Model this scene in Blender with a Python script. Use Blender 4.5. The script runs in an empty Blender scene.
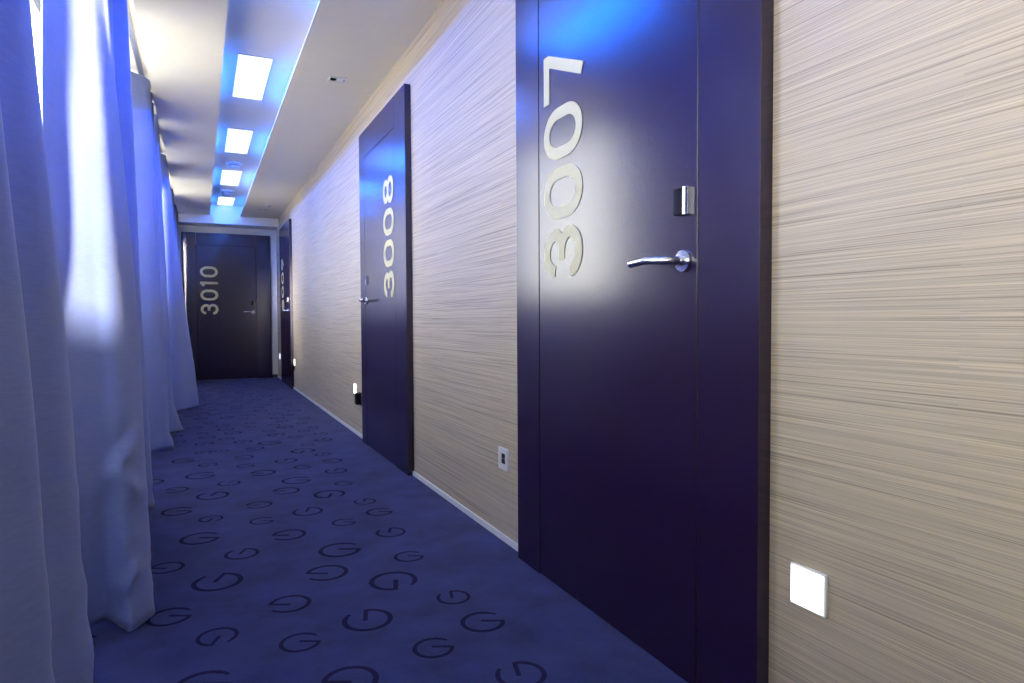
import bpy, bmesh, math, random
from mathutils import Vector, Matrix, noise
C = bpy.context.scene.collection
sc = bpy.context.scene
R = random.Random(7)

# ------------------------------------------------------------------ measures (metres)
W = 1.1156          # right wall surface
XD = 1.0792         # front of the door sets on the right wall
HC = 2.493          # lowered ceiling
HR = 2.65           # top of the ceiling recess
RX0, RX1 = 0.15, 0.563   # recess sides
YE = 11.231         # end wall
YB, ZB = 10.825, 2.37    # boxed beam in front of the end wall
XL = -0.66          # window wall, inner face
CX = -0.275         # edge of lowered ceiling above the curtains
YN = -6.0           # wall behind the viewer
DH, LH = 2.2686, 2.08    # door set height, leaf height
FOC = 658.18; YAW, PITCH, ROLL, HCAM = 0.4410, 0.0328, -0.0050, 0.9088

# ------------------------------------------------------------------ helpers
def link(name, me, mats, parent=None):
    o = bpy.data.objects.new(name, me)
    for m in (mats if isinstance(mats, (list, tuple)) else [mats]):
        me.materials.append(m)
    C.objects.link(o)
    if parent: o.parent = parent
    return o
def obj(name, bm, mats, parent=None, smooth=False, angle=None):
    bmesh.ops.recalc_face_normals(bm, faces=bm.faces)
    me = bpy.data.meshes.new(name); bm.to_mesh(me); bm.free()
    o = link(name, me, mats, parent)
    if smooth:
        for p in me.polygons: p.use_smooth = True
        if angle: me.set_sharp_from_angle(angle=math.radians(angle))
    return o
def empty(name, loc, rz=0.0, parent=None):
    o = bpy.data.objects.new(name, None); C.objects.link(o)
    o.location = loc; o.rotation_euler = (0, 0, rz); o.empty_display_size = .1
    if parent: o.parent = parent
    return o
def tag(o, label=None, cat=None, group=None, kind=None):
    if label: o['label'] = label
    if cat: o['category'] = cat
    if group: o['group'] = group
    if kind: o['kind'] = kind
    return o
def box(bm, x0, x1, y0, y1, z0, z1, bevel=0.0, mat=0, segs=2):
    vs = [bm.verts.new((x, y, z)) for x in (x0, x1) for y in (y0, y1) for z in (z0, z1)]
    fs = []
    for q in ((0,1,3,2),(4,6,7,5),(0,4,5,1),(2,3,7,6),(0,2,6,4),(1,5,7,3)):
        f = bm.faces.new([vs[i] for i in q]); f.material_index = mat; fs.append(f)
    if bevel:
        es = list({e for f in fs for e in f.edges})
        r = bmesh.ops.bevel(bm, geom=es, offset=bevel, segments=segs, profile=.6, affect='EDGES')
        for f in r['faces']: f.material_index = mat
def tube(bm, path, rad, n=16, cap=True, mat=0):
    path = [Vector(p) for p in path]; rings = []
    up = Vector((0, 0, 1))
    for i, p in enumerate(path):
        a = path[max(0, i-1)]; b = path[min(len(path)-1, i+1)]
        t = (b-a).normalized()
        s = t.cross(up)
        if s.length < 1e-4: s = Vector((1, 0, 0))
        s.normalize(); u = s.cross(t)
        rr = rad[i] if isinstance(rad, (list, tuple)) else rad
        rings.append([bm.verts.new(p + s*math.cos(k*2*math.pi/n)*rr + u*math.sin(k*2*math.pi/n)*rr) for k in range(n)])
    for a, b in zip(rings, rings[1:]):
        for k in range(n):
            bm.faces.new((a[k], a[(k+1) % n], b[(k+1) % n], b[k])).material_index = mat
    if cap:
        bm.faces.new(rings[0][::-1]).material_index = mat; bm.faces.new(rings[-1]).material_index = mat
def lathe(bm, prof, n=32, axis='z', org=(0, 0, 0), mat=0):
    """prof: list of (radius, height)"""
    def P(r, h, a):
        c, s = r*math.cos(a), r*math.sin(a)
        v = {'z': (c, s, h), 'y': (c, h, s), 'x': (h, c, s)}[axis]
        return Vector(v)+Vector(org)
    rings = [[bm.verts.new(P(r, h, 2*math.pi*k/n)) for k in range(n)] for r, h in prof]
    for a, b in zip(rings, rings[1:]):
        for k in range(n):
            bm.faces.new((a[k], a[(k+1) % n], b[(k+1) % n], b[k])).material_index = mat
    bm.faces.new(rings[0][::-1]).material_index = mat; bm.faces.new(rings[-1]).material_index = mat

# ------------------------------------------------------------------ materials
class NT:
    def __init__(s, name):
        s.m = bpy.data.materials.new(name); s.m.use_nodes = True
        s.t = s.m.node_tree; s.b = s.t.nodes['Principled BSDF']
    def n(s, typ, **kw):
        o = s.t.nodes.new(typ)
        for k, v in kw.items(): setattr(o, k, v)
        return o
    def l(s, a, b): s.t.links.new(a, b)
    def math(s, op, a, b=None):
        o = s.n('ShaderNodeMath', operation=op)
        for i, v in enumerate((a, b)):
            if v is None: continue
            if isinstance(v, (int, float)): o.inputs[i].default_value = v
            else: s.l(v, o.inputs[i])
        return o.outputs[0]
def plain(name, col, rough=.5, metal=0., noise_amt=.06, nscale=30, bump=0., spec=.5, coat=0.):
    t = NT(name); b = t.b
    tc = t.n('ShaderNodeTexCoord')
    nz = t.n('ShaderNodeTexNoise'); nz.inputs['Scale'].default_value = nscale; nz.inputs['Detail'].default_value = 4
    t.l(tc.outputs['Object'], nz.inputs['Vector'])
    cr = t.n('ShaderNodeValToRGB')
    cr.color_ramp.elements[0].position = .3; cr.color_ramp.elements[1].position = .7
    cr.color_ramp.elements[0].color = (*[c*(1-noise_amt) for c in col], 1)
    cr.color_ramp.elements[1].color = (*[min(1, c*(1+noise_amt)) for c in col], 1)
    t.l(nz.outputs[0], cr.inputs[0]); t.l(cr.outputs[0], b.inputs['Base Color'])
    b.inputs['Roughness'].default_value = rough; b.inputs['Metallic'].default_value = metal
    b.inputs['Specular IOR Level'].default_value = spec
    b.inputs['Coat Weight'].default_value = coat
    if bump:
        bp = t.n('ShaderNodeBump'); bp.inputs['Strength'].default_value = bump; bp.inputs['Distance'].default_value = .002
        t.l(nz.outputs[0], bp.inputs['Height']); t.l(bp.outputs[0], b.inputs['Normal'])
    return t.m
def emit(name, col, strength):
    t = NT(name)
    b = t.b; b.inputs['Base Color'].default_value = (*[min(1, c) for c in col], 1)
    b.inputs['Emission Color'].default_value = (*col, 1); b.inputs['Emission Strength'].default_value = strength
    return t.m

def wallpaper():
    t = NT('thread_wallpaper'); b = t.b
    tc = t.n('ShaderNodeTexCoord'); sp = t.n('ShaderNodeSeparateXYZ'); t.l(tc.outputs['Object'], sp.inputs[0])
    y, z = sp.outputs['Y'], sp.outputs['Z']
    drop = t.math('FLOOR', t.math('DIVIDE', t.math('ADD', y, .243), .9))      # wallpaper widths with seams
    def layer(sy, sz, seed, det=2):
        cb = t.n('ShaderNodeCombineXYZ')
        t.l(t.math('MULTIPLY', y, sy), cb.inputs[0]); t.l(t.math('MULTIPLY', z, sz), cb.inputs[1])
        t.l(t.math('ADD', t.math('MULTIPLY', drop, .12), seed), cb.inputs[2])
        nz = t.n('ShaderNodeTexNoise'); nz.inputs['Scale'].default_value = 1; nz.inputs['Detail'].default_value = det
        t.l(cb.outputs[0], nz.inputs['Vector']); return nz.outputs[0]
    a = layer(1.3, 290, 0.0, 3); c = layer(.9, 120, 11.0); d = layer(2.4, 640, 23.0)
    ra = t.n('ShaderNodeValToRGB'); e = ra.color_ramp.elements
    e[0].position = .27; e[0].color = (.15, .12, .11, 1); e[1].position = .80; e[1].color = (.90, .85, .70, 1)
    for p, col in ((.37, (.36, .32, .30, 1)), (.44, (.68, .64, .58, 1)), (.52, (.61, .575, .545, 1)), (.62, (.74, .70, .63, 1))):
        q = e.new(p); q.color = col
    t.l(a, ra.inputs[0])
    rc = t.n('ShaderNodeValToRGB'); e = rc.color_ramp.elements
    e[0].position = .3; e[0].color = (.46, .43, .41, 1); e[1].position = .72; e[1].color = (.80, .75, .63, 1)
    q = e.new(.5); q.color = (.68, .64, .585, 1)
    t.l(c, rc.inputs[0])
    mx = t.n('ShaderNodeMixRGB'); mx.inputs[0].default_value = .42
    t.l(ra.outputs[0], mx.inputs[1]); t.l(rc.outputs[0], mx.inputs[2])
    rd = t.n('ShaderNodeValToRGB'); rd.color_ramp.elements[0].position = .3; rd.color_ramp.elements[1].position = .7
    rd.color_ramp.elements[0].color = (.74, .74, .76, 1); rd.color_ramp.elements[1].color = (1.08, 1.08, 1.06, 1)
    t.l(d, rd.inputs[0])
    m2 = t.n('ShaderNodeMixRGB', blend_type='MULTIPLY'); m2.inputs[0].default_value = 1
    m3 = t.n('ShaderNodeMixRGB', blend_type='MULTIPLY'); m3.inputs[0].default_value = 1; m3.inputs[2].default_value = (.86, .765, .59, 1)
    t.l(mx.outputs[0], m3.inputs[1]); t.l(m3.outputs[0], m2.inputs[1]); t.l(rd.outputs[0], m2.inputs[2]); t.l(m2.outputs[0], b.inputs['Base Color'])
    b.inputs['Roughness'].default_value = .6; b.inputs['Specular IOR Level'].default_value = .35
    bp = t.n('ShaderNodeBump'); bp.inputs['Strength'].default_value = .25; bp.inputs['Distance'].default_value = .001
    t.l(a, bp.inputs['Height']); t.l(bp.outputs[0], b.inputs['Normal'])
    return t.m
def carpet(name, lo, hi, sheen=.25):
    t = NT(name); b = t.b
    tc = t.n('ShaderNodeTexCoord')
    n1 = t.n('ShaderNodeTexNoise'); n1.inputs['Scale'].default_value = 5; n1.inputs['Detail'].default_value = 5; n1.inputs['Roughness'].default_value = .62
    n2 = t.n('ShaderNodeTexNoise'); n2.inputs['Scale'].default_value = 260; n2.inputs['Detail'].default_value = 2
    for n in (n1, n2): t.l(tc.outputs['Object'], n.inputs['Vector'])
    s = t.math('ADD', t.math('MULTIPLY', n1.outputs[0], .72), t.math('MULTIPLY', n2.outputs[0], .28))
    cr = t.n('ShaderNodeValToRGB'); e = cr.color_ramp.elements
    e[0].position = .36; e[0].color = (*lo, 1); e[1].position = .64; e[1].color = (*hi, 1)
    t.l(s, cr.inputs[0]); t.l(cr.outputs[0], b.inputs['Base Color'])
    b.inputs['Roughness'].default_value = .95; b.inputs['Specular IOR Level'].default_value = .12
    b.inputs['Sheen Weight'].default_value = sheen; b.inputs['Sheen Roughness'].default_value = .5
    b.inputs['Sheen Tint'].default_value = (.6, .6, .9, 1)
    bp = t.n('ShaderNodeBump'); bp.inputs['Strength'].default_value = .5; bp.inputs['Distance'].default_value = .003
    t.l(n2.outputs[0], bp.inputs['Height']); t.l(bp.outputs[0], b.inputs['Normal'])
    return t.m
def fabric():
    t = NT('curtain_fabric'); b = t.b
    tc = t.n('ShaderNodeTexCoord')
    mp = t.n('ShaderNodeMapping'); mp.inputs['Scale'].default_value = (30, 30, 240)
    n1 = t.n('ShaderNodeTexNoise'); n1.inputs['Scale'].default_value = 1; n1.inputs['Detail'].default_value = 3
    t.l(tc.outputs['Object'], mp.inputs[0]); t.l(mp.outputs[0], n1.inputs['Vector'])
    n2 = t.n('ShaderNodeTexNoise'); n2.inputs['Scale'].default_value = 3.5; n2.inputs['Detail'].default_value = 4
    t.l(tc.outputs['Object'], n2.inputs['Vector'])
    cr = t.n('ShaderNodeValToRGB'); e = cr.color_ramp.elements
    e[0].position = .3; e[0].color = (*FAB_LO, 1); e[1].position = .7; e[1].color = (*FAB_HI, 1)
    t.l(t.math('ADD', t.math('MULTIPLY', n1.outputs[0], .5), t.math('MULTIPLY', n2.outputs[0], .5)), cr.inputs[0])
    t.l(cr.outputs[0], b.inputs['Base Color'])
    b.inputs['Roughness'].default_value = .62; b.inputs['Specular IOR Level'].default_value = .3
    b.inputs['Sheen Weight'].default_value = .25
    mp3 = t.n('ShaderNodeMapping'); mp3.inputs['Scale'].default_value = (3, 3, 9); mp3.inputs['Rotation'].default_value = (.5, .2, 0)
    n3 = t.n('ShaderNodeTexNoise'); n3.inputs['Scale'].default_value = 1.6; n3.inputs['Detail'].default_value = 3; n3.inputs['Distortion'].default_value = .8
    t.l(tc.outputs['Object'], mp3.inputs[0]); t.l(mp3.outputs[0], n3.inputs['Vector'])
    b0 = t.n('ShaderNodeBump'); b0.inputs['Strength'].default_value = .12; b0.inputs['Distance'].default_value = .02
    t.l(n3.outputs[0], b0.inputs['Height'])
    bp = t.n('ShaderNodeBump'); bp.inputs['Strength'].default_value = .06; bp.inputs['Distance'].default_value = .0006
    t.l(n1.outputs[0], bp.inputs['Height']); t.l(b0.outputs[0], bp.inputs['Normal']); t.l(bp.outputs[0], b.inputs['Normal'])
    return t.m
def glass():
    t = NT('window_glass'); b = t.b; t.t.nodes.remove(b)
    out = t.t.nodes['Material Output']
    tr = t.n('ShaderNodeBsdfTransparent'); tr.inputs[0].default_value = (.96, .98, .98, 1)
    gl = t.n('ShaderNodeBsdfGlossy'); gl.inputs['Roughness'].default_value = .02
    mx = t.n('ShaderNodeMixShader')
    mx.inputs[0].default_value = .05; t.l(tr.outputs[0], mx.inputs[1]); t.l(gl.outputs[0], mx.inputs[2]); t.l(mx.outputs[0], out.inputs[0])
    return t.m

FAB_LO, FAB_HI = (.205, .265, .60), (.265, .335, .70)
M = dict(
    paper=wallpaper(),
    ceil=plain('ceiling_paint', (.80, .755, .655), .7, noise_amt=.015, nscale=6),
    white=plain('white_paint', (.78, .78, .76), .5, noise_amt=.015, nscale=8),
    frame=plain('window_frame_paint', (.62, .62, .63), .4, noise_amt=.02),
    strip=plain('white_skirting_strip', (.80, .82, .84), .35, noise_amt=.02),
    dark=plain('dark_skirting', (.02, .02, .03), .5),
    door=plain('aubergine_lacquer', (.016, .005, .030), .235, noise_amt=.05, nscale=3, spec=.75),
    seam=plain('gap_shade_black', (.004, .004, .006), .8),  # near-black colour standing in for shade in the door gaps
    digit=plain('champagne_lettering', (.62, .57, .33), .6, noise_amt=.03, spec=.25),
    steel=plain('brushed_steel', (.75, .76, .78), .22, metal=1., noise_amt=.04, nscale=60),
    chrome=plain('polished_chrome', (.88, .89, .90), .22, metal=1., noise_amt=.02),
    black=plain('black_plastic', (.005, .005, .008), .5, noise_amt=.1, spec=.1),
    plate=plain('white_plastic', (.80, .81, .80), .3, noise_amt=.01),
    grey=plain('grey_plastic', (.25, .25, .26), .4),
    carpet=carpet('violet_blue_carpet', (.011, .019, .090), (.038, .051, .200)),
    motif=carpet('dark_violet_pile', (.013, .011, .055), (.026, .022, .088), .0),
    fabric=fabric(), glass=glass(),
    diffuser=emit('ceiling_panel_light', (.80, .92, 1.0), 1.7),
    led=emit('blue_led', (.0, .135, 1.0), 340.0),
    step=emit('step_light', (1.0, 1.0, .95), 3.2),
    track=plain('aluminium_track', (.6, .6, .6), .35, metal=1.),
)

# ------------------------------------------------------------------ room shell
def struct(name, bm, mats, label=None, cat=None, parent=None):
    o = obj(name, bm, mats, parent)
    if not parent: tag(o, label, cat, kind='structure')
    return o
# camera basis (for placing carpet motifs measured on the floor)
cf = Vector((math.sin(YAW)*math.cos(PITCH), math.cos(YAW)*math.cos(PITCH), -math.sin(PITCH)))
cr_ = Vector((math.cos(YAW), -math.sin(YAW), 0)); cu = cr_.cross(cf)
c_, s_ = math.cos(ROLL), math.sin(ROLL)
cr2 = c_*cr_ + s_*cu; cu2 = -s_*cr_ + c_*cu
EYE = Vector((0, 0, HCAM))

# carpet: one woven floor with the dark ring motifs lying in the pile
def motif(bm, cx, cy, dia, ang, z=.0012):
    """ring with a gap and a bar, like a round letter; ang = direction of the bar"""
    r1 = dia/2; th = dia*.105
    a0 = ang; a1 = ang + math.radians(52)                # gap lies anticlockwise of the bar
    n = 40; pts = []
    for i in range(n+1):
        a = a1 + (2*math.pi - math.radians(52))*i/n
        k = 1 if 2 < i else .8
        pts.append((a, k))
    prev = None
    for a, k in pts:
        o = bm.verts.new((cx + r1*math.cos(a), cy + r1*math.sin(a), z))
        q = bm.verts.new((cx + (r1-th*k)*math.cos(a), cy + (r1-th*k)*math.sin(a), z))
        if prev: bm.faces.new((prev[0], o, q, prev[1])).material_index = 1
        prev = (o, q)
    d = Vector((math.cos(ang), math.sin(ang))); p = Vector((-d.y, d.x))
    c = Vector((cx, cy)); b = .004
    vs = []
    for s, t in ((-.04*dia, 0), (r1-.002, 0), (r1-.002, th*.9), (-.04*dia, th*.9)):
        v = c + d*s + p*(t - th*.0)
        vs.append(bm.verts.new((v.x, v.y, z+.0002)))
    bm.faces.new(vs).material_index = 1
    # serif-like slope joining the bar to the ring
def make_floor():
    bm = bmesh.new()
    box(bm, XL-.3, W+.1, YN-.1, YE+.1, -.08, 0)
    fr = Vector((cf.x, cf.y)).normalized(); rt = Vector((cr_.x, cr_.y)).normalized()
    meas = [(166.6,568,33,180),(217.4,582,48,90),(326.8,573,42,180),(289.6,604,42,180),(169.5,617,43,0),(217.4,636.8,40,270),
            (300.4,642.6,41,0),(203,686,58,0),(350,681,57,180),(393.4,581,48,280),(453.5,597.5,34,100),(367.6,620,50,100),(482.8,622,45,0),
            (433.6,648,42,0),(521,675,52,100),(176.6,490,22.5,180),(212.8,495.8,31,90),(229,483.4,22,80),(200.8,475.8,29,0),
            (208,465,18,270),(246,466,18,0),(262.8,473,25,180),(296.6,480.5,29,0),(286,491,27,180),(258.8,505,26,180),(177.4,511.6,30,0),
            (211,519,23,270),(262,521,24,0),(200,538.6,38,0),(288.6,535,34,180),(241.8,554,33,90),(303,467,17,0),(332,461,20,180),
            (336,471,22,90),(344,483.4,18.5,0),(329.5,494.3,31,275),(365,501.6,22,95),(379.4,512,27,0),(307.7,511.6,30,95),(344,522.5,24,0),
            (390.7,532.5,30,95),(340,550,42,0),(409,556.7,30,0),(183.5,461,22,0),(243.8,457.4,19,180),(203.4,452.7,16,270),
            (221,451,14,90),(286,461,22,95),(303,451,24,270),(323,454.5,16,90),(331,461,20,180),(270,443,23,0),(308,444.5,14,0)]
    placed = []
    for u, v, w, a in meas:
        d = cf + cr2*((u-512)/FOC) - cu2*((v-341.5)/FOC)
        s = -HCAM/d.z; p = EYE + d*s
        dia = w*s/FOC; ar = math.radians(a)
        dr = rt*math.cos(ar) + fr*math.sin(ar)
        if any((p.x-q[0])**2+(p.y-q[1])**2 < .006 for q in placed): continue
        motif(bm, p.x, p.y, dia, math.atan2(dr.y, dr.x)); placed.append((p.x, p.y))
    rr = random.Random(3); tries = 0
    while tries < 9000:
        tries += 1
        x, y = rr.uniform(-.5, .86), rr.uniform(-1.0, YE-.2)
        dd = EYE + cf
        if 0 < y < 5.0 and x > -.23:
            # the measured stretch of carpet is complete
            k = (Vector((x, y, 0))-EYE); dep = k.dot(cf)
            if dep > .3 and -20 < 512+FOC*k.dot(cr2)/dep < 1040 and 341.5-FOC*k.dot(cu2)/dep < 700: continue
        if any((x-q[0])**2+(y-q[1])**2 < .19**2 for q in placed): continue
        motif(bm, x, y, rr.choice((.095, .115, .135)), rr.choice((0, 90, 180, 270))*math.pi/180 - YAW + rr.uniform(-.1, .1)); placed.append((x, y))
    me = bpy.data.meshes.new('floor'); bm.normal_update()
    for f in bm.faces:
        if f.material_index == 1 and f.normal.z < 0: f.normal_flip()
    bm.to_mesh(me); bm.free()
    o = link('floor', me, [M['carpet'], M['motif']])
    tag(o, 'violet blue carpet scattered with dark ring motifs', 'floor', kind='structure')
make_floor()

bm = bmesh.new(); box(bm, W, W+.12, YN, YE, 0, 2.8)
struct('wall_right', bm, M['paper'], 'long wall papered in fine horizontal beige threads', 'wall')
bm = bmesh.new(); box(bm, XL-.25, W+.12, YE, YE+.12, 0, 2.8)
struct('wall_end', bm, M['white'], 'white end wall around the far door', 'wall')
bm = bmesh.new(); box(bm, XL-.25, W+.12, YN-.12, YN, 0, 2.8)
struct('wall_near', bm, M['white'], 'plain white wall behind the viewer', 'wall')

# ceiling: two lowered strips, the recess between them, the curtain pocket beside the windows
bm = bmesh.new()
CV = .105                                             # the recess widens above its lips into LED coves
box(bm, CX, RX0-CV, YN, YB, HC, HR+.05)
box(bm, RX1+CV, W, YN, YB, HC, HR+.05)
box(bm, RX0-CV, RX0, YN, YB, HC, HC+.014)
box(bm, RX1, RX1+CV, YN, YB, HC, HC+.014)
box(bm, RX0-CV, RX1+CV, YN, YB, HR, HR+.05)
box(bm, XL, CX, YN, YE, 2.60, HR+.05)
struct('ceiling', bm, M['ceil'], 'off white lowered ceiling with a long central recess', 'ceiling')
bm = bmesh.new(); box(bm, CX, W, YB, YE, ZB, HR+.05, bevel=.002)
struct('trim_1', bm, M['white'], 'white boxed beam above the far door', 'beam')
bm = bmesh.new(); box(bm, 0, .012, 0, 1.0, 0, .026, bevel=.002); bm.free()
strips = [(YN, 1.048), (2.242, 3.718), (4.924, 9.2165), (10.42, YE)]
for k, (a, b) in enumerate(strips):
    bm = bmesh.new(); box(bm, W-.010, W, a+.001, b-.001, 0, .026, bevel=.0015)
    struct(('baseboard_right', 'baseboard_right_middle', 'baseboard_right_far', 'baseboard_right_end')[k], bm, M['strip'],
           ('thin white skirting strip beside the nearest door', 'thin white skirting strip between doors 3007 and 3008',
            'thin white skirting strip between doors 3008 and 3009', 'short white skirting strip in the far corner')[k], 'skirting')
bm = bmesh.new(); box(bm, 1.022, W-.011, YE-.012, YE, 0, .05, bevel=.0015)
struct('baseboard_end', bm, M['dark'], 'short dark skirting piece right of door 3010', 'skirting')

# window wall: parapet, header and piers, a window per bay; unseen piers shaped to steer the sun
OPEN = [(-.65, .93), (1.17, 2.12), (3.55, 4.92), (5.12, 6.08), (7.2, 8.3), (8.6, 9.5)]
XO = XL-.12      # outer face of the window wall
bm = bmesh.new()
SILL, HEAD = 1.08, 2.50
box(bm, XO, XL, YN, YE, 0, SILL)
box(bm, XO, XL, YN, YE, HEAD, 2.8)
PE = [YN] + [v for o_ in OPEN for v in o_] + [YE]
for a, b in zip(PE[0::2], PE[1::2]): box(bm, XO, XL, a, b, SILL, HEAD)
struct('wall_left', bm, M['white'], 'white window wall behind the curtains', 'wall')
WL = ['beside the viewer', 'behind the broad second curtain', 'seen through the gap after the broad curtain', 'behind the third and fourth curtains', 'behind the leaning curtain', 'nearest the end wall']
for k, (a, b) in enumerate(OPEN):
    w = empty('window_%d' % (k+1), (XL-.07, (a+b)/2, SILL))
    tag(w, 'white framed window in the left wall, ' + WL[k], 'window', kind='structure')
    L = (b-a)/2; H = HEAD-SILL
    bm = bmesh.new()
    box(bm, -.03, .03, -L, L, 0, .05); box(bm, -.03, .03, -L, L, H-.05, H)
    box(bm, -.03, .03, -L, -L+.05, .05, H-.05); box(bm, -.03, .03, L-.05, L, .05, H-.05)
    obj('window_frame', bm, M['frame'], w)
    bm = bmesh.new(); box(bm, -.004, .004, -L+.05, L-.05, .05, H-.05)
    obj('window_pane', bm, M['glass'], w)

# ------------------------------------------------------------------ numbers
def stroke(bm, pts, wd, closed=False, d0=-.0012, d1=0.0, XF=None):
    pts = [Vector(p) for p in pts]; n = len(pts); L = []
    for i, p in enumerate(pts):
        if closed: a, b = pts[i-1], pts[(i+1) % n]
        else: a, b = pts[max(0, i-1)], pts[min(n-1, i+1)]
        t1 = (p-a); t2 = (b-p)
        if t1.length < 1e-9: t1 = t2
        if t2.length < 1e-9: t2 = t1
        t1.normalize(); t2.normalize()
        m = (t1+t2).normalized(); nn = Vector((-m.y, m.x)); k = max(.5, m.dot(t1))
        L.append((p + nn*wd/2/k, p - nn*wd/2/k))
    V = []
    for l, r in L:
        V.append([bm.verts.new(XF(q.x, q.y, d)) for q in (l, r) for d in (d0, d1)])   # l0 l1 r0 r1
    rng = range(n) if closed else range(n-1)
    for i in rng:
        a, b = V[i], V[(i+1) % n]
        bm.faces.new((a[0], b[0], b[2], a[2])); bm.faces.new((a[1], a[3], b[3], b[1]))
        bm.faces.new((a[0], a[1], b[1], b[0])); bm.faces.new((a[2], b[2], b[3], a[3]))
    if not closed:
        for a in (V[0], V[-1]): bm.faces.new((a[0], a[2], a[3], a[1]))
def arc(cx, cy, rx, ry, a0, a1, n=10):
    return [(cx+rx*math.cos(math.radians(a0+(a1-a0)*i/n)), cy+ry*math.sin(math.radians(a0+(a1-a0)*i/n))) for i in range(n+1)]
def rloop(x0, x1, y0, y1, rx, ry):
    return (arc(x1-rx, y1-ry, rx, ry, 0, 90)[:] + arc(x0+rx, y1-ry, rx, ry, 90, 180) + arc(x0+rx, y0+ry, rx, ry, 180, 270) + arc(x1-rx, y0+ry, rx, ry, 270, 360))
GH, GW, GT = .25, .168, .038
def glyph(ch):
    t = GT/2; h, w = GH, GW
    x0, x1, y0, y1 = t, w-t, t, h-t; m = h*.53; rx = (x1-x0)/2
    if ch == '0': return w, [(rloop(x0, x1, y0, y1, rx, .078), True)]
    if ch == '1': return .085, [([(.068-t, 0), (.068-t, h)], False), ([(.005, h*.79), (.068-t, h-t*.9)], False)]
    if ch == '7': return w, [([(0, y1), (x1-.012, y1)], False), ([(x1-.006, h), (x1-.006, y1-.012), (w*.30, 0)], False)]
    if ch == '3':
        return w, [(arc(w/2, y1-.066, rx-.004, .066, 172, 0) + arc(w/2+.010, m+.0325, rx-.014, .0325, 0, -90)[1:] + [(w*.36, m)], False),
                   (arc(w/2, m-.058, rx, .058, 88, 0) + arc(w/2, y0+.062, rx, .062, 0, -174)[1:], False)]
    if ch == '8': return w, [(rloop(x0+.008, x1-.008, m, y1, rx-.008, .0475), True), (rloop(x0, x1, y0, m, rx, .055), True)]
    if ch == '9': return w, [(rloop(x0, x1, h*.42, y1, rx, .066), True), ([(x1, h*.72)] + [(x1, h*.58)] + [(x1-.02, h*.40), (w*.42, 0)], False)]
def add_number(leaf, text, x, z0, label, gap=.029):
    """number reads upwards: glyph x runs up the leaf, glyph top points left; x = right-hand edge of the glyphs"""
    z = z0
    for ch in text:
        wd, strokes = glyph(ch)
        bm = bmesh.new()
        for i, (pts, cl) in enumerate(strokes):
            e = -.0004*i
            stroke(bm, pts, GT, cl, d0=-.0013+e, d1=.0002, XF=lambda gx, gy, d, z=z: (x-gy, d, z+gx))
        obj('number_digit', bm, M['digit'], leaf)
        z += wd+gap

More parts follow.
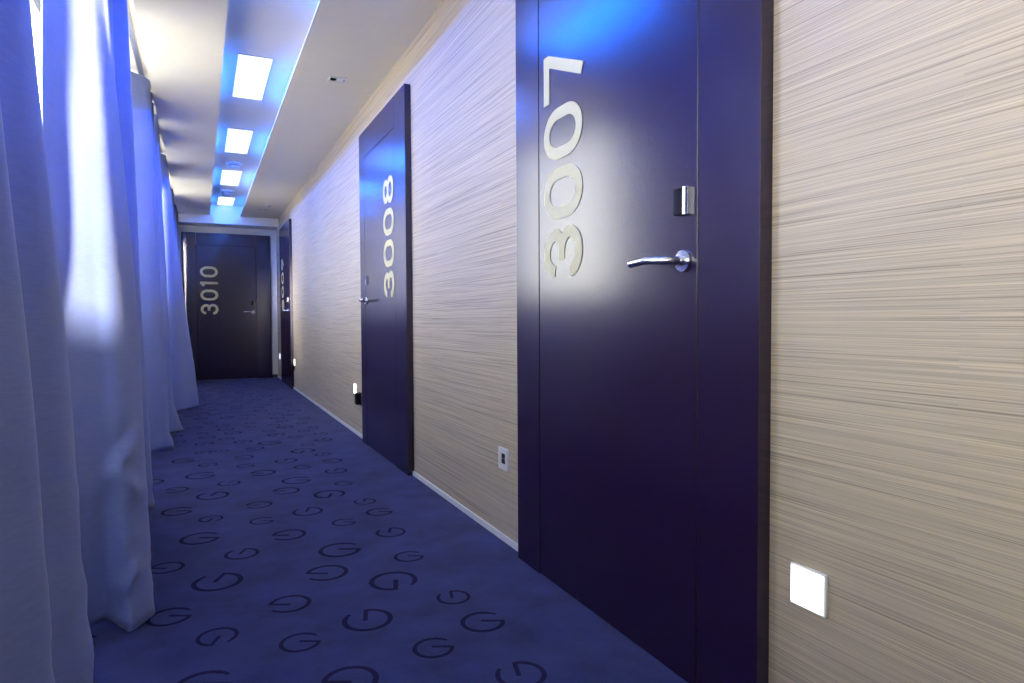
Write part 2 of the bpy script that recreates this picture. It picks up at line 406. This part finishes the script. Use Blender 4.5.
# ------------------------------------------------------------------ doors (local: x to the viewer's right, front at y=0, viewer at -y)
def make_door(idx, text, loc, rz, width, l0, l1, hand, tx, tz, label, gap=.029):
    d = empty('door_%d' % idx, loc, rz)
    tag(d, label, 'door', kind='structure')
    T = W-XD; g = .0026
    def panel(name, x0, x1, z0, z1, y0=0.0):
        bm = bmesh.new(); box(bm, x0, x1, y0, T, z0, z1, bevel=.0006, segs=1); return obj(name, bm, M['door'], d)
    panel('frame_panel', 0, l0-g, 0, DH); panel('frame_panel', l1+g, width, 0, DH)
    panel('frame_panel', l0+g*.2, l1-g*.2, LH+g, DH)
    leaf = panel('door_leaf', l0+g, l1-g, .004, LH-g, .0008)
    bm = bmesh.new(); box(bm, l0-g, l1+g, T-.008, T, .004, LH+g)
    for x_ in (l0, l1): box(bm, x_-g+.0003, x_+g-.0003, .0022, T-.007, .004, LH)  # black strips fill the leaf gaps, putting their shade into colour
    box(bm, l0, l1, .0022, T-.007, LH-g+.0003, LH+g-.0003)
    obj('rebate_shade', bm, M['seam'], d)
    add_number(leaf, text, tx, tz, None, gap)
    s = 1 if hand == 'R' else -1         # R: lock side on the right, lever points left
    hx = (l1-.048) if s > 0 else (l0+.048)
    h = empty('door_handle', (hx, .0008, 1.052), 0, d)
    h['label'] = 'brushed steel lever handle'
    bm = bmesh.new(); lathe(bm, [(.0275, .0003), (.0275, -.006), (.0262, -.0085), (.0125, -.0090), (.0115, -.014), (.0115, -.020)], 36, 'y')
    obj('rose', bm, M['steel'], h, True, 35)
    bm = bmesh.new()
    pts = [(0, -.010, 0), (0, -.036, 0), (-.0025*s, -.044, 0), (-.008*s, -.0505, 0), (-.016*s, -.054, 0), (-.066*s, -.0675, .0045), (-.067*s, -.0677, .0046), (-.068*s, -.0676, .0046), (-.140*s, -.060, .0015), (-.144*s, -.0595, .0013), (-.146*s, -.0593, .0012)]
    tube(bm, pts, [.0102]*9+[.0085, .005], 20)
    obj('lever', bm, M['steel'], h, True, 22)
    lk = empty('lock_reader', (hx-.002*s, .0008, 1.197), 0, d)
    lk['label'] = 'black and chrome card lock reader'
    bm = bmesh.new()
    n = 14; a, hw, hh = .024, .0245, .0315     # bulged body: half-width, half-height
    prof = [(-hw + 2*hw*i/n, -.013 - .004*math.sin(math.pi*(i/n))**.7) for i in range(n+1)]
    prof = [(-hw, 0)] + prof + [(hw, 0)]
    top = [bm.verts.new((x, y, hh)) for x, y in prof]; bot = [bm.verts.new((x, y, -hh)) for x, y in prof]
    for i in range(len(prof)-1): bm.faces.new((top[i], top[i+1], bot[i+1], bot[i]))
    bm.faces.new(top); bm.faces.new(bot[::-1])
    obj('reader_body', bm, M['black'], lk, True, 40)
    bm = bmesh.new()
    xa, xb = (.0140, hw+.0012)
    pr = [(xa, -.0168), ((xa+xb)/2, -.0150), (xb, -.0115), (xb, 0), (xa, 0)]
    top = [bm.verts.new((x, y, hh+.001)) for x, y in pr]; bot = [bm.verts.new((x, y, -hh-.001)) for x, y in pr]
    for i in range(5): bm.faces.new((top[i], top[(i+1) % 5], bot[(i+1) % 5], bot[i]))
    bm.faces.new(top); bm.faces.new(bot[::-1])
    obj('chrome_trim', bm, M['chrome'], lk)
    return d
RZ = -math.pi/2
make_door(1, '3007', (XD, 2.242, 0), RZ, 1.194, .182, 1.000, 'R', .182+.292, 1.046, 'dark violet door numbered 3007, nearest on the papered wall')
make_door(2, '3008', (XD, 4.924, 0), RZ, 1.206, .150, .966, 'L', .966-.018, 1.052, 'dark violet door numbered 3008, second along the papered wall')
make_door(3, '3009', (XD, 10.42, 0), RZ, 1.2035, .19, 1.010, 'R', .19+.292, 1.05, 'dark violet door numbered 3009, seen edge on near the far corner')
make_door(4, '3010', (-.245, YE-(W-XD), 0), 0, 1.266, .195, 1.045, 'R', .245+.248, 1.012, 'dark violet door numbered 3010 closing the end of the corridor', .052)

# ------------------------------------------------------------------ ceiling lights and LED strips
PAN = [(-.78, .12), (1.04, 1.94), (2.84, 3.74), (4.68, 5.57), (6.50, 7.40), (8.29, 9.19), (10.10, 10.80)]
ordn = ['lit ceiling panel far behind the viewer', 'lit ceiling panel overhead', 'lit ceiling panel just above the view', 'largest lit ceiling panel, nearest in the recess', 'second lit ceiling panel along the recess',
        'third lit ceiling panel, between the two round ceiling fittings', 'farthest lit ceiling panel, at the beam']
short = ['', 'overhead panel', 'panel just above the view', 'largest lit panel', 'second lit panel', 'third lit panel', 'farthest lit panel']
for k, (a, b) in enumerate(PAN):
    if k == 0: continue
    t = empty('ceiling_light', (.357, (a+b)/2, HR)); L = (b-a)/2
    tag(t, 'bluish white rectangular ' + ordn[k], 'ceiling light', 'light panels in the ceiling recess')
    bm = bmesh.new()
    for x0, x1, y0, y1 in ((-.112, -.104, -L-.008, L+.008), (.104, .112, -L-.008, L+.008), (-.104, .104, -L-.008, -L), (-.104, .104, L, L+.008)):
        box(bm, x0, x1, y0, y1, -.006, 0)
    obj('light_frame', bm, M['white'], t)
    bm = bmesh.new(); box(bm, -.104, .104, -L, L, -.003, 0); obj('diffuser', bm, M['diffuser'], t)
    for side, x in (('left', RX0-CV), ('right', RX1+CV)):
        if k == len(PAN)-1: L = (b-a)/2-.1
        d_ = 1 if side == 'left' else -1
        o = empty('led_strip', (x, (a+b)/2 - (.1 if k == len(PAN)-1 else 0), HR))
        s = bmesh.new(); box(s, *sorted((0, .066*d_)), -L, L, -.010, 0, bevel=.001); box(s, *sorted((0, .004*d_)), -L, L, -.030, -.010); obj('strip_light_shield', s, M['frame'], o)  # unseen shield added to keep the tape's blue off the recess top
        s = bmesh.new(); box(s, *sorted((.020*d_, .036*d_)), -L+.01, L-.01, -.020, -.010, bevel=.002); obj('led_tape', s, M['led'], o)
        tag(o, 'blue LED strip in the %s cove beside the %s' % (side, short[k]), 'LED strip', 'blue LED strips in the ceiling recess')

# ------------------------------------------------------------------ small ceiling fittings
t = empty('smoke_detector', (.357, 7.90, HR))
tag(t, 'round white smoke detector in the recess between the second and third light panels', 'smoke detector')
bm = bmesh.new(); lathe(bm, [(.082, 0), (.082, -.016), (.074, -.024), (.050, -.026)], 40); obj('detector_base', bm, M['plate'], t, True, 40)
bm = bmesh.new(); lathe(bm, [(.048, -.024), (.048, -.034), (.050, -.036)], 32); obj('sensor_gap', bm, M['grey'], t, True, 40)
bm = bmesh.new(); lathe(bm, [(.056, -.036), (.056, -.046), (.047, -.058), (.030, -.064), (.008, -.066)], 32); obj('detector_dome', bm, M['plate'], t, True, 40)
t = empty('ceiling_spotlight', (.343, 9.62, HR))
tag(t, 'dark barrelled ceiling spot on a white disc between the third and farthest light panels', 'spotlight')
bm = bmesh.new(); lathe(bm, [(.092, 0), (.092, -.010), (.084, -.016), (.060, -.017)], 40); obj('mounting_disc', bm, M['plate'], t, True, 40)
bm = bmesh.new(); lathe(bm, [(.066, -.016), (.058, -.062), (.050, -.066), (.046, -.050), (.01, -.046)], 32); obj('barrel', bm, M['grey'], t, True, 40)
bm = bmesh.new(); lathe(bm, [(.044, -.0465), (.044, -.052), (.03, -.054)], 24); obj('lens', bm, M['plate'], t, True, 40)

t = empty('ceiling_emergency_light', (.838, 4.437, HC+.002))
tag(t, 'small rectangular white emergency light in the right hand lowered ceiling', 'emergency light')
bm = bmesh.new()
w, l = .056, .040
for x0, x1, y0, y1 in ((-w, -w+.008, -l, l), (w-.008, w, -l, l), (-w+.008, w-.008, -l, -l+.008), (-w+.008, w-.008, l-.008, l)):
    box(bm, x0, x1, y0, y1, -.010, 0)
obj('bezel', bm, M['plate'], t)
bm = bmesh.new(); box(bm, -.004, w-.018, -l+.012, l-.012, -.007, -.003); obj('lens_cover', bm, M['plate'], t)
bm = bmesh.new(); box(bm, -w+.008, w-.008, -l+.008, l-.008, -.004, 0); obj('backing', bm, M['grey'], t)
bm = bmesh.new(); lathe(bm, [(.019, 0), (.019, -.008), (.012, -.013), (.004, -.014)], 20, org=(-.027, 0, 0)); obj('lamp', bm, M['black'], t, True, 40)

t = empty('ceiling_sensor', (.845, 9.60, HC+.0006))
tag(t, 'small round white sensor with a dark eye in the lowered ceiling near the far beam', 'sensor')
bm = bmesh.new(); lathe(bm, [(.045, 0), (.045, -.006), (.036, -.011), (.01, -.012)], 28); obj('sensor_ring', bm, M['plate'], t, True, 40)
bm = bmesh.new(); lathe(bm, [(.012, -.010), (.012, -.017), (.006, -.019)], 16, org=(.026, 0, 0)); obj('sensor_eye', bm, M['black'], t, True, 40)
for k, (x, lab) in enumerate(((.79, 'left one of two tiny grey sprinkler caps at the far end of the lowered ceiling'), (.86, 'right one of two tiny grey sprinkler caps at the far end of the lowered ceiling'))):
    bm = bmesh.new(); lathe(bm, [(.016, 0), (.016, -.004), (.010, -.007)], 20)
    o = obj('ceiling_sprinkler_cap', bm, M['grey'], None, True, 40); o.location = (x, 10.0, HC+.002)
    tag(o, lab, 'sprinkler', 'sprinkler caps near the beam')
bm = bmesh.new(); lathe(bm, [(.009, 0), (.009, -.003), (.005, -.005)], 20)
o = obj('ceiling_sprinkler_cap', bm, M['white'], None, True, 40); o.location = (.629, 5.26, HC+.002)
tag(o, 'tiny pale ceiling cap near the recess edge, left of the emergency light', 'sprinkler')

# ------------------------------------------------------------------ wall plates (local x along the wall, wall at y=0, viewer at -y)
def plate_base(name, y, z, size=.088, lit=False):
    t = empty(name, (W+.0006, y, z), RZ); s = size/2
    return t, s
def step_light(y, z, label):
    t, s = plate_base('step_light', y, z)
    tag(t, label, 'step light', 'lit step lights along the papered wall')
    bm = bmesh.new(); box(bm, -s, s, -.009, 0, -s, s, bevel=.004); obj('plate', bm, M['plate'], t, True, 30)
    bm = bmesh.new(); box(bm, -s+.005, s-.005, -.0115, -.0088, -s+.005, s-.005, bevel=.001); obj('diffuser', bm, M['step'], t)
    return t
step_light(.942, .357, 'glowing white square step light right of door 3007')
step_light(5.30, .362, 'glowing white step light on the far side of door 3008')
step_light(9.085, .362, 'glowing white step light on the near side of door 3009')
step_light(10.87, .355, 'glowing white step light in the far corner beyond door 3009')
t, s = plate_base('wall_socket', 2.440, .340)
tag(t, 'white framed wall socket with a dark insert between doors 3007 and 3008', 'wall socket')
bm = bmesh.new()
box(bm, -s, -.022, -.010, 0, -s, s, bevel=.003); box(bm, .022, s, -.010, 0, -s, s, bevel=.003)
box(bm, -.0225, .0225, -.0098, 0, .022, s, bevel=.002); box(bm, -.0225, .0225, -.0098, 0, -s, -.022, bevel=.002)
obj('socket_frame', bm, M['plate'], t)
bm = bmesh.new(); box(bm, -.0225, .0225, -.004, 0, -.0225, .0225); obj('socket_insert', bm, M['black'], t)
bm = bmesh.new()
for x in (-.0095, .0095): lathe(bm, [(.0032, -.003), (.0032, -.0052), (.002, -.0055)], 12, 'y', (x, 0, 0))
obj('socket_contacts', bm, M['grey'], t)
def plug_box(y, z, label):
    t = empty('plug_adapter', (W+.0006, y, z), RZ)
    tag(t, label, 'plug adapter', 'black plug boxes on the papered wall')
    bm = bmesh.new(); box(bm, -.042, .042, -.006, 0, -.050, .050, bevel=.003); obj('back_plate', bm, M['black'], t)
    bm = bmesh.new(); box(bm, -.036, .036, -.042, -.005, -.044, .044, bevel=.008, segs=3); obj('plug_body', bm, M['black'], t, True, 30)
plug_box(5.14, .300, 'black plug box below the step light by door 3008')
plug_box(9.27-.09, .300, 'black plug box below the step light by door 3009')

# ------------------------------------------------------------------ curtains
ZT = 2.585
def catmull(P, n):
    out = []; m = len(P)
    for i in range(m-1):
        p0, p1, p2, p3 = P[max(0, i-1)], P[i], P[i+1], P[min(m-1, i+2)]
        for k in range(n):
            t = k/n; a = []
            for j in range(len(p1)):
                a.append(.5*((2*p1[j]) + (-p0[j]+p2[j])*t + (2*p0[j]-5*p1[j]+4*p2[j]-p3[j])*t*t + (-p0[j]+3*p1[j]-3*p2[j]+p3[j])*t**3))
            out.append(a)
    out.append(list(P[-1])); return out
def curtain(P, label, seed, hem=.012, wr=1.0, toes=(), n=12, creases=()):
    """P: plan points (Ytop, Xtop, Ybottom, Xbottom) along the cloth"""
    P = [p if len(p) == 6 else (p[0], p[1], (p[0]+p[2])/2, (p[1]+p[3])/2, p[2], p[3]) for p in P]   # keys at rail, waist, hem
    pl = catmull(P, n); nz = 90
    bm = bmesh.new(); G = []
    Ltot = len(pl)-1
    for j in range(nz+1):
        f = j/nz; f = f + .10*math.sin(math.pi*f)*0; z = ZT + (hem-ZT)*f
        w = f**1.15; row = []
        for i, (yt, xt, ym, xm, yb, xb) in enumerate(pl):
            ka, kb, kc = (1-w)*(1-2*w), 4*w*(1-w), w*(2*w-1)
            y = yt*ka+ym*kb+yb*kc; x = xt*ka+xm*kb+xb*kc; zz = z
            q = Vector((y*2.2+seed*5, z*1.1, x*2))
            amp = .006+.012*f*f
            x += wr*amp*noise.noise(q*1.6); y += wr*amp*noise.noise(q*1.6+Vector((9, 4, 2)))
            if f > .7:
                g = (f-.7)/.3; q2 = Vector((y*3+seed, z*16, 0))
                x += wr*.010*g*noise.noise(q2)
                zz += .012*g**3*noise.noise(Vector((y*5+seed, 3, 1)))
            for (ci, cz, cw, ch, cd, cs) in creases:      # column, height, width, height half-size, depth, slope
                dx = (i-ci)/cw; dz = (z-cz-cs*dx)/ch
                kk = cd*math.exp(-dx*dx)*(math.exp(-dz*dz) - .7*math.exp(-(dz-1.6)**2)); x += kk*.6; y -= kk*1.2
            for (ti, tw, th, dx_, dy_) in toes:           # hem kicking out over the carpet
                k = math.exp(-((i-ti)/tw)**2)*max(0, 1-z/th)**1.5
                x += dx_*k; y += dy_*k
            row.append(bm.verts.new((x, y, max(zz, .006))))
        G.append(row)
    for a, b in zip(G, G[1:]):
        for i in range(Ltot): bm.faces.new((a[i], a[i+1], b[i+1], b[i]))
    o = obj('curtain', bm, M['fabric'], None, True)
    tag(o, label, 'curtain', 'long curtains along the window wall')
    md = o.modifiers.new('thickness', 'SOLIDIFY'); md.thickness = .003; md.offset = 0
    return o
XF, XV = -.295, -.40
def auto(y0, y1, folds, xf_b, seed, label, lean=0., **kw):
    r = random.Random(seed); P = []; m = folds*2
    for i in range(m+1):
        f = i/m; y = y0+(y1-y0)*f
        pk = i % 2 == 1
        yt = y + (.05 if pk else 0); yb = y0-.05+(y1-y0+.1)*f + (.10 if pk else .0) + lean
        P.append((yt, (XF+r.uniform(-.01, .0)) if pk else XV+r.uniform(-.03, .02), yb, (xf_b+r.uniform(-.03, .0)) if pk else -.43+r.uniform(-.03, .03)))
    return curtain(P, label, seed, **kw)
# nearest curtain, cropped by the picture edge
curtain([(.60,-.38,.55,-.34),(.72,-.335,.68,-.235),(.84,-.39,.82,-.33),(.96,-.335,.96,-.215),(1.10,-.385,1.10,-.30),(1.24,-.335,1.25,-.20),(1.36,-.37,1.37,-.27),(1.46,-.335,1.48,-.20),(1.53,-.33,1.535,-.198),(1.545,-.35,1.55,-.235),(1.53,-.38,1.54,-.27)],
        'pale curtain nearest the viewer, cut off by the left picture edge', 1)
# second curtain: the broad fold with the bright patch
curtain([(2.54,-.408,1.945,-.342,2.29,-.385),(2.59,-.398,2.0,-.334,2.27,-.36),(2.684,-.38,2.09,-.316,2.25,-.325),(2.735,-.37,2.19,-.277,2.28,-.27),(2.777,-.352,2.27,-.240,2.20,-.215),(2.80,-.335,2.40,-.215,2.17,-.182),(2.83,-.317,2.50,-.207,2.29,-.150),(2.89,-.33,2.58,-.25,2.42,-.22),
         (2.94,-.38,2.76,-.37,2.62,-.38),(3.00,-.385,2.80,-.39),(3.10,-.30,3.02,-.27),(3.20,-.38,3.14,-.38),(3.36,-.39,3.36,-.38),(3.48,-.285,3.60,-.225),(3.58,-.33,3.74,-.30),(3.68,-.37,3.80,-.38),(3.84,-.42,3.88,-.42)],
        'broad curtain with the long bright patch, second from the viewer', 2, hem=.012,
        toes=((72, 5, .10, .010, -.01),), creases=((48, .52, 12, .030, .020, .05), (54, .43, 12, .026, .018, -.04), (50, .15, 10, .026, .020, .04), (58, .20, 9, .022, .014, -.05)))
# third
curtain([(5.10,-.43,5.00,-.42),(5.14,-.38,5.05,-.38),(5.22,-.312,5.15,-.28),(5.29,-.30,5.24,-.235),(5.36,-.36,5.32,-.36),(5.44,-.38,5.40,-.37),(5.54,-.30,5.52,-.235),(5.64,-.38,5.60,-.37),(5.72,-.38,5.68,-.37),(5.80,-.30,5.76,-.26),(5.90,-.38,5.82,-.38)],
        'narrow curtain third from the viewer, its hem flaring onto the carpet', 3, toes=((36, 8, .22, .05, .02),))
curtain([(6.02,-.40,5.88,-.40),(6.04,-.36,5.92,-.36),(6.13,-.288,6.06,-.215),(6.24,-.36,6.20,-.32),(6.36,-.39,6.4,-.38),(6.52,-.31,6.6,-.24),(6.66,-.39,6.74,-.37),(6.80,-.31,6.86,-.25),(6.92,-.40,6.95,-.38)],
        'curtain fourth from the viewer, with a turned out hem corner', 4, toes=((24, 8, .26, .07, .02),))
curtain([(7.42,-.40,7.30,-.40),(7.46,-.36,7.36,-.36),(7.52,-.30,7.42,-.22),(7.62,-.285,7.56,-.12),(7.74,-.29,7.72,-.03),(7.84,-.34,7.86,-.14),(7.98,-.39,8.0,-.33),(8.06,-.30,8.1,-.24),(8.14,-.38,8.2,-.36)],
        'curtain leaning furthest into the corridor, in front of door 3010', 5)
auto(9.25, 9.8, 2, -.24, 6, 'curtain next to last, hidden at the hem by the leaning one')
auto(10.55, 11.0, 2, -.25, 7, 'last curtain in the far corner by the end wall')
bm = bmesh.new()
box(bm, -.352, -.322, .3, YE-.1, ZT+.003, 2.60)
o = obj('curtain_track', bm, M['track']); tag(o, 'slim metal curtain track hidden above the curtain tops', 'curtain track')

# ------------------------------------------------------------------ daylight
wd = bpy.data.worlds.new('daylight'); sc.world = wd; wd.use_nodes = True
bg = wd.node_tree.nodes['Background']; bg.inputs[0].default_value = (1.0, .95, .86, 1); bg.inputs[1].default_value = 1.0
wt = wd.node_tree; tc = wt.nodes.new('ShaderNodeTexCoord'); sx = wt.nodes.new('ShaderNodeSeparateXYZ'); rp = wt.nodes.new('ShaderNodeValToRGB')
mr = wt.nodes.new('ShaderNodeMapRange'); mr.inputs[1].default_value = -1; mr.inputs[2].default_value = 1
wt.links.new(tc.outputs['Generated'], sx.inputs[0]); wt.links.new(sx.outputs[2], mr.inputs[0]); wt.links.new(mr.outputs[0], rp.inputs[0])
e = rp.color_ramp.elements                      # pale ground, bright hazy horizon, dimmer sky overhead
e[0].position = .2; e[0].color = (.38, .36, .32, 1); e[1].position = .85; e[1].color = (.20, .21, .23, 1)
for p_, c_v in ((.44, (.55, .52, .46, 1)), (.52, (1, .97, .90, 1)), (.62, (.8, .79, .76, 1))):
    q = e.new(p_); q.color = c_v
wt.links.new(rp.outputs[0], bg.inputs[0]); bg.inputs[1].default_value = 16.0

sd = bpy.data.lights.new('sun', 'SUN'); sd.energy = 60; sd.angle = math.radians(4); sd.color = (1, .93, .84)
so = bpy.data.objects.new('sun', sd); C.objects.link(so); so.location = (-3, -8, 4)
so.rotation_euler = Vector((.18, 1.0, -.10)).to_track_quat('-Z', 'Y').to_euler()

# ------------------------------------------------------------------ camera
cd = bpy.data.cameras.new('camera'); cam = bpy.data.objects.new('camera', cd); C.objects.link(cam)
cd.sensor_width = 36; cd.sensor_fit = 'HORIZONTAL'; cd.lens = FOC/1024*36; cd.clip_start = .02
cam.matrix_world = Matrix(((cr2.x, cu2.x, -cf.x, EYE.x), (cr2.y, cu2.y, -cf.y, EYE.y), (cr2.z, cu2.z, -cf.z, EYE.z), (0, 0, 0, 1)))
sc.camera = cam
sc.view_settings.view_transform = 'Standard'; sc.view_settings.look = 'None'
sc.view_settings.gamma = 1; sc.view_settings.use_curve_mapping = False
sc.view_settings.exposure = 0.0
